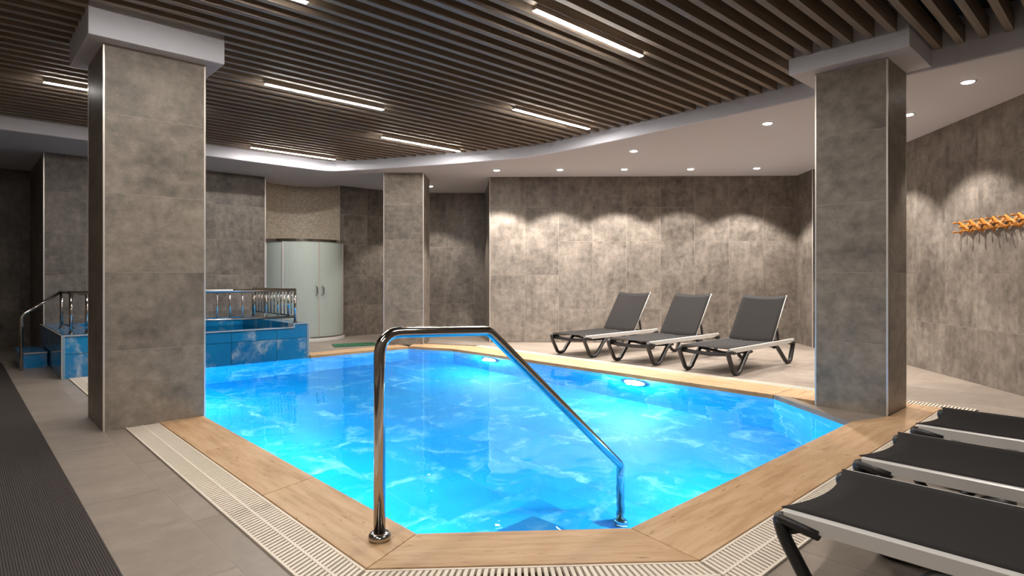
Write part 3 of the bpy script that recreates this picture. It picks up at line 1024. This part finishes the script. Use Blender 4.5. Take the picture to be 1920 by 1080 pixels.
# ------------------------------------------------------------------ sun loungers
def fab(pts_u, prof, th=0.006):
    pass
LW = 0.335
def make_lounger(name, loc, rz, label, group, back=53.7):
    root = empty(name, loc, rz)
    RZ = 0.30
    for s in (-1, 1):
        y = s * (LW - 0.018)
        rb = B()
        h, w, L0, L1 = 0.027, 0.017, 0.012, 1.82
        prof = [(-w, -h), (w, -h), (w, h - .006), (w - .006, h), (-w + .006, h), (-w, h - .006)]
        vs = [(L0, y + a, RZ + b_) for a, b_ in prof] + [(L1, y + a, RZ + b_) for a, b_ in prof]
        m_ = len(prof)
        rb.add(vs, [tuple(range(m_ - 1, -1, -1)), tuple(range(m_, 2 * m_))] + [(i, (i + 1) % m_, (i + 1) % m_ + m_, i + m_) for i in range(m_)])
        o = rb.build('side_rail', 'alu', root)
        bm = bmesh.new(); bm.from_mesh(o.data); bmesh.ops.recalc_face_normals(bm, faces=bm.faces); bm.to_mesh(o.data); bm.free()
        pf = fillet([(0.13, y, RZ - 0.030), (0.03, y, RZ - 0.012), (-0.012, y, RZ - 0.006), (0.005, y, RZ - 0.07), (0.13, y, 0.024), (0.25, y, 0.024), (0.47, y, RZ - 0.045), (0.56, y, RZ - 0.045)], 0.045, 4)
        B().tube(pf, 0.030, 10, r2=0.022, up=(0, 1, 0)).build('leg', 'plastic', root)
        pr = fillet([(1.22, y, RZ - 0.045), (1.31, y, RZ - 0.045), (1.60, y, 0.024), (1.72, y, 0.024), (1.835, y, RZ - 0.02), (1.72, y, RZ - 0.03)], 0.045, 4)
        B().tube(pr, 0.030, 10, r2=0.022, up=(0, 1, 0)).build('leg', 'plastic', root)
    # cross beams
    yb = LW - 0.018
    B().tube([(0.03, -yb, RZ - 0.035), (0.07, -yb * .5, RZ - 0.052), (0.08, 0, RZ - 0.060), (0.07, yb * .5, RZ - 0.052), (0.03, yb, RZ - 0.035)], 0.024, 10, r2=0.018).build('cross_beam', 'plastic', root)
    B().tube([(0.50, -yb, RZ - 0.045), (0.50, 0, RZ - 0.085), (0.50, yb, RZ - 0.045)], 0.018, 8).build('cross_beam', 'plastic', root)
    B().tube([(1.30, -yb, RZ - 0.045), (1.30, yb, RZ - 0.045)], 0.018, 8).build('cross_beam', 'plastic', root)
    B().tube([(1.80, -yb, RZ - 0.02), (1.80, yb, RZ - 0.02)], 0.018, 8).build('cross_beam', 'plastic', root)
    # sling: sagging sheet with a hollowed foot edge
    def sheet(f, nu, nv, nm, th=0.005):
        vs, fs = [], []
        for i in range(nu + 1):
            for j in range(nv + 1):
                vs.append(f(i / nu, j / nv))
        k = (nu + 1) * (nv + 1)
        vs += [Vector(p) - Vector((0, 0, th)) for p in vs]
        W_ = nv + 1
        for i in range(nu):
            for j in range(nv):
                q = (i * W_ + j, (i + 1) * W_ + j, (i + 1) * W_ + j + 1, i * W_ + j + 1)
                fs.append(q); fs.append(tuple(x + k for x in q[::-1]))
        for i in range(nu):
            fs.append((i * W_, k + i * W_, k + (i + 1) * W_, (i + 1) * W_)); a = i * W_ + nv
            fs.append((a, a + W_, a + W_ + k, a + k))
        for j in range(nv):
            fs.append((j, j + 1, k + j + 1, k + j)); a = nu * W_ + j
            fs.append((a, a + k, a + 1 + k, a + 1))
        bb = B(); bb.add(vs, fs, True)
        return bb.build(nm, 'fabric', root)
    hw = LW - 0.025
    H0 = 1.21
    def seat(u, v):
        y = (v * 2 - 1)
        x = (1 - u) * (-0.004 + 0.052 * (1 - y * y)) + u * H0
        z = RZ + 0.030 - 0.018 * (1 - y * y) * min(1, 0.45 + 2.5 * u)
        return Vector((x, y * hw, z))
    sheet(seat, 16, 12, 'seat_sling')
    th = math.radians(back); LB = 0.73
    dx, dz = math.cos(th), math.sin(th)
    hb = hw - 0.012
    def bk(u, v):
        y = v * 2 - 1
        s = u * LB - 0.03 * (1 - y * y) * u * 0.4
        sag = 0.020 * (1 - y * y)
        return Vector((H0 + s * dx + sag * dz, y * hb, RZ + 0.030 + s * dz - sag * dx))
    sheet(bk, 12, 12, 'backrest_sling')
    for s in (-1, 1):
        y = s * (hb - 0.004)
        p0 = Vector((H0 + 0.008, y, RZ + 0.010)); p1 = p0 + Vector((dx, 0, dz)) * (LB + 0.005)
        fr_ = B().tube([p0, p1], 0.0075, 8, r2=0.009, up=(0, 1, 0)).build('backrest_frame', 'alu', root)
        B().tube([p1 - Vector((dx, 0, dz)) * 0.012, p1 + Vector((dx, 0, dz)) * 0.010], 0.013, 8).build('end_cap', 'cap', fr_)
        m0 = p0 + Vector((dx, 0, dz)) * (LB * 0.32) + Vector((0.01, 0, -0.01))
        B().tube([m0, (m0.x + 0.035, y, RZ + 0.02)], 0.012, 8, r2=0.018).build('support_strut', 'plastic', root)
    p = Vector((H0, 0, RZ)) + Vector((dx, 0, dz)) * LB
    B().tube([(p.x + .006, -hb, p.z + .008), (p.x + .018, 0, p.z - .012), (p.x + .006, hb, p.z + .008)], 0.010, 8).build('top_bar', 'plastic', root)
    tag(root, label, 'sun lounger', group)
    return root
gf = 'reclined loungers by the back wall'
make_lounger('sun_lounger', (6.56, 5.815, 0), 0, 'raised black sun lounger farthest left along the back wall', gf)
make_lounger('sun_lounger', (6.56, 4.75, 0), 0, 'raised black sun lounger in the middle of the back wall row', gf)
make_lounger('sun_lounger', (6.56, 3.655, 0), 0, 'raised black sun lounger next to the right pillar', gf)
gn = 'loungers at the near right pool edge'
make_lounger('sun_lounger', (2.505, 0.91, 0), -math.pi / 2, 'nearest black sling lounger in the lower right corner', gn)
make_lounger('sun_lounger', (3.40, 0.925, 0), -math.pi / 2, 'black sling lounger between two others at the lower right', gn)
make_lounger('sun_lounger', (4.315, 0.91, 0), -math.pi / 2, 'black sling lounger closest to the pillar among the near three', gn)

# ------------------------------------------------------------------ coat rack on the right wall
w0 = Vector((10.7, 3.44)); w1 = Vector((3.3, -2.8))
wd = (w1 - w0).normalized()
wang = math.atan2(wd.y, wd.x)
def on_wall(s, z, outd):
    nrm = Vector((wd.y, -wd.x))          # into the room
    if nrm.dot(Vector((4, 4)) - w0) < 0:
        nrm = -nrm
    p = w0 + wd * s + nrm * outd
    return (p.x, p.y, z)
# start of the rack: seen at px 1800
tpx = (1806 - 960) / F_PX
Fv = Vector((math.cos(TH), math.sin(TH))); Rv = Vector((math.sin(TH), -math.cos(TH)))
ray = Fv + Rv * tpx
det = wd.x * -ray.y + wd.y * ray.x
s0 = ((0 - w0.x) * -ray.y + (0 - w0.y) * ray.x) / det
rk = empty('peg_coat_rack', on_wall(s0, 1.72, 0.014), wang)
nin = -1
# local: x along wall toward the camera, -y into the room
step_, amp = 0.185, 0.052
sl = B()
for layer, sg in ((0, 1), (1, -1)):
    for k in range(6):
        xa, xb = k * step_ - 0.0, (k + 1) * step_ + 0.0
        za, zb = -amp * sg, amp * sg
        d = Vector((xb - xa, 0, zb - za)).normalized()
        a = Vector((xa, -0.012 - 0.010 * layer, za)) - d * 0.018
        b_ = Vector((xb, -0.012 - 0.010 * layer, zb)) + d * 0.018
        B().tube([a, b_], 0.021, 8, r2=0.008, up=(-d.z, 0, d.x)).build('lattice_slat', 'peg', rk)
for k in range(7):
    for zz in (-amp, amp):
        B().lathe([(0.0075, 0.0), (0.0065, -0.05), (0.0105, -0.062), (0.0125, -0.072), (0.009, -0.082), (0.003, -0.086)], 10, centre=(k * step_, -0.01, zz), axis='Y').build('peg', 'peg', rk)
for k in range(6):
    B().lathe([(0.0075, 0.0), (0.0065, -0.045), (0.0105, -0.056), (0.0125, -0.066), (0.009, -0.075), (0.003, -0.079)], 10, centre=((k + .5) * step_, -0.012, 0), axis='Y').build('peg', 'peg', rk)
tag(rk, 'orange wooden accordion peg rack fixed to the right wall', 'coat rack')

# ------------------------------------------------------------------ floor mats
mt = B()
x0, x1, pit = -0.72, 0.48, 0.0096
y0, y1 = -1.5, 10.6
k = int((x1 - x0) / pit)
prof = []
for i in range(k):
    xx = x0 + i * pit
    prof += [(xx, 0.0065), (xx + 0.002, 0.009), (xx + 0.007, 0.009), (xx + 0.009, 0.0065)]
prof = [(x0, 0.0005)] + prof + [(x1, 0.006), (x1, 0.0005)]
m_ = len(prof)
mt.add([(a, y0, b_) for a, b_ in prof] + [(a, y1, b_) for a, b_ in prof],
       [(i, i + 1, i + 1 + m_, i + m_) for i in range(m_ - 1)])
mt.add([(x0, y0, 0.0005), (x1, y0, 0.0005), (x1, y1, 0.0005), (x0, y1, 0.0005)], [(0, 3, 2, 1)])
o = mt.build('ribbed_floor_mat', 'mat')
bm = bmesh.new(); bm.from_mesh(o.data)
for f in bm.faces:
    if f.normal.z < 0 and f.calc_center_median().z > 0.002:
        f.normal_flip()
bm.to_mesh(o.data); bm.free()
tag(o, 'long dark ribbed rubber runner along the left side', 'mat')
gm = B()
for i in range(9):
    gm.box((-0.36 + i * 0.08, -0.2, 0.001), (-0.36 + i * 0.08 + 0.07, 0.2, 0.016))
gm.box((-0.36, -0.19, 0.001), (0.35, 0.19, 0.010))
o = gm.build('foot_mat', 'green', None, (5.02, 9.30, 0), bevel=0.002)
o.rotation_euler = (0, 0, -0.35)
tag(o, 'small green slatted foot mat on the floor before the shower', 'mat')
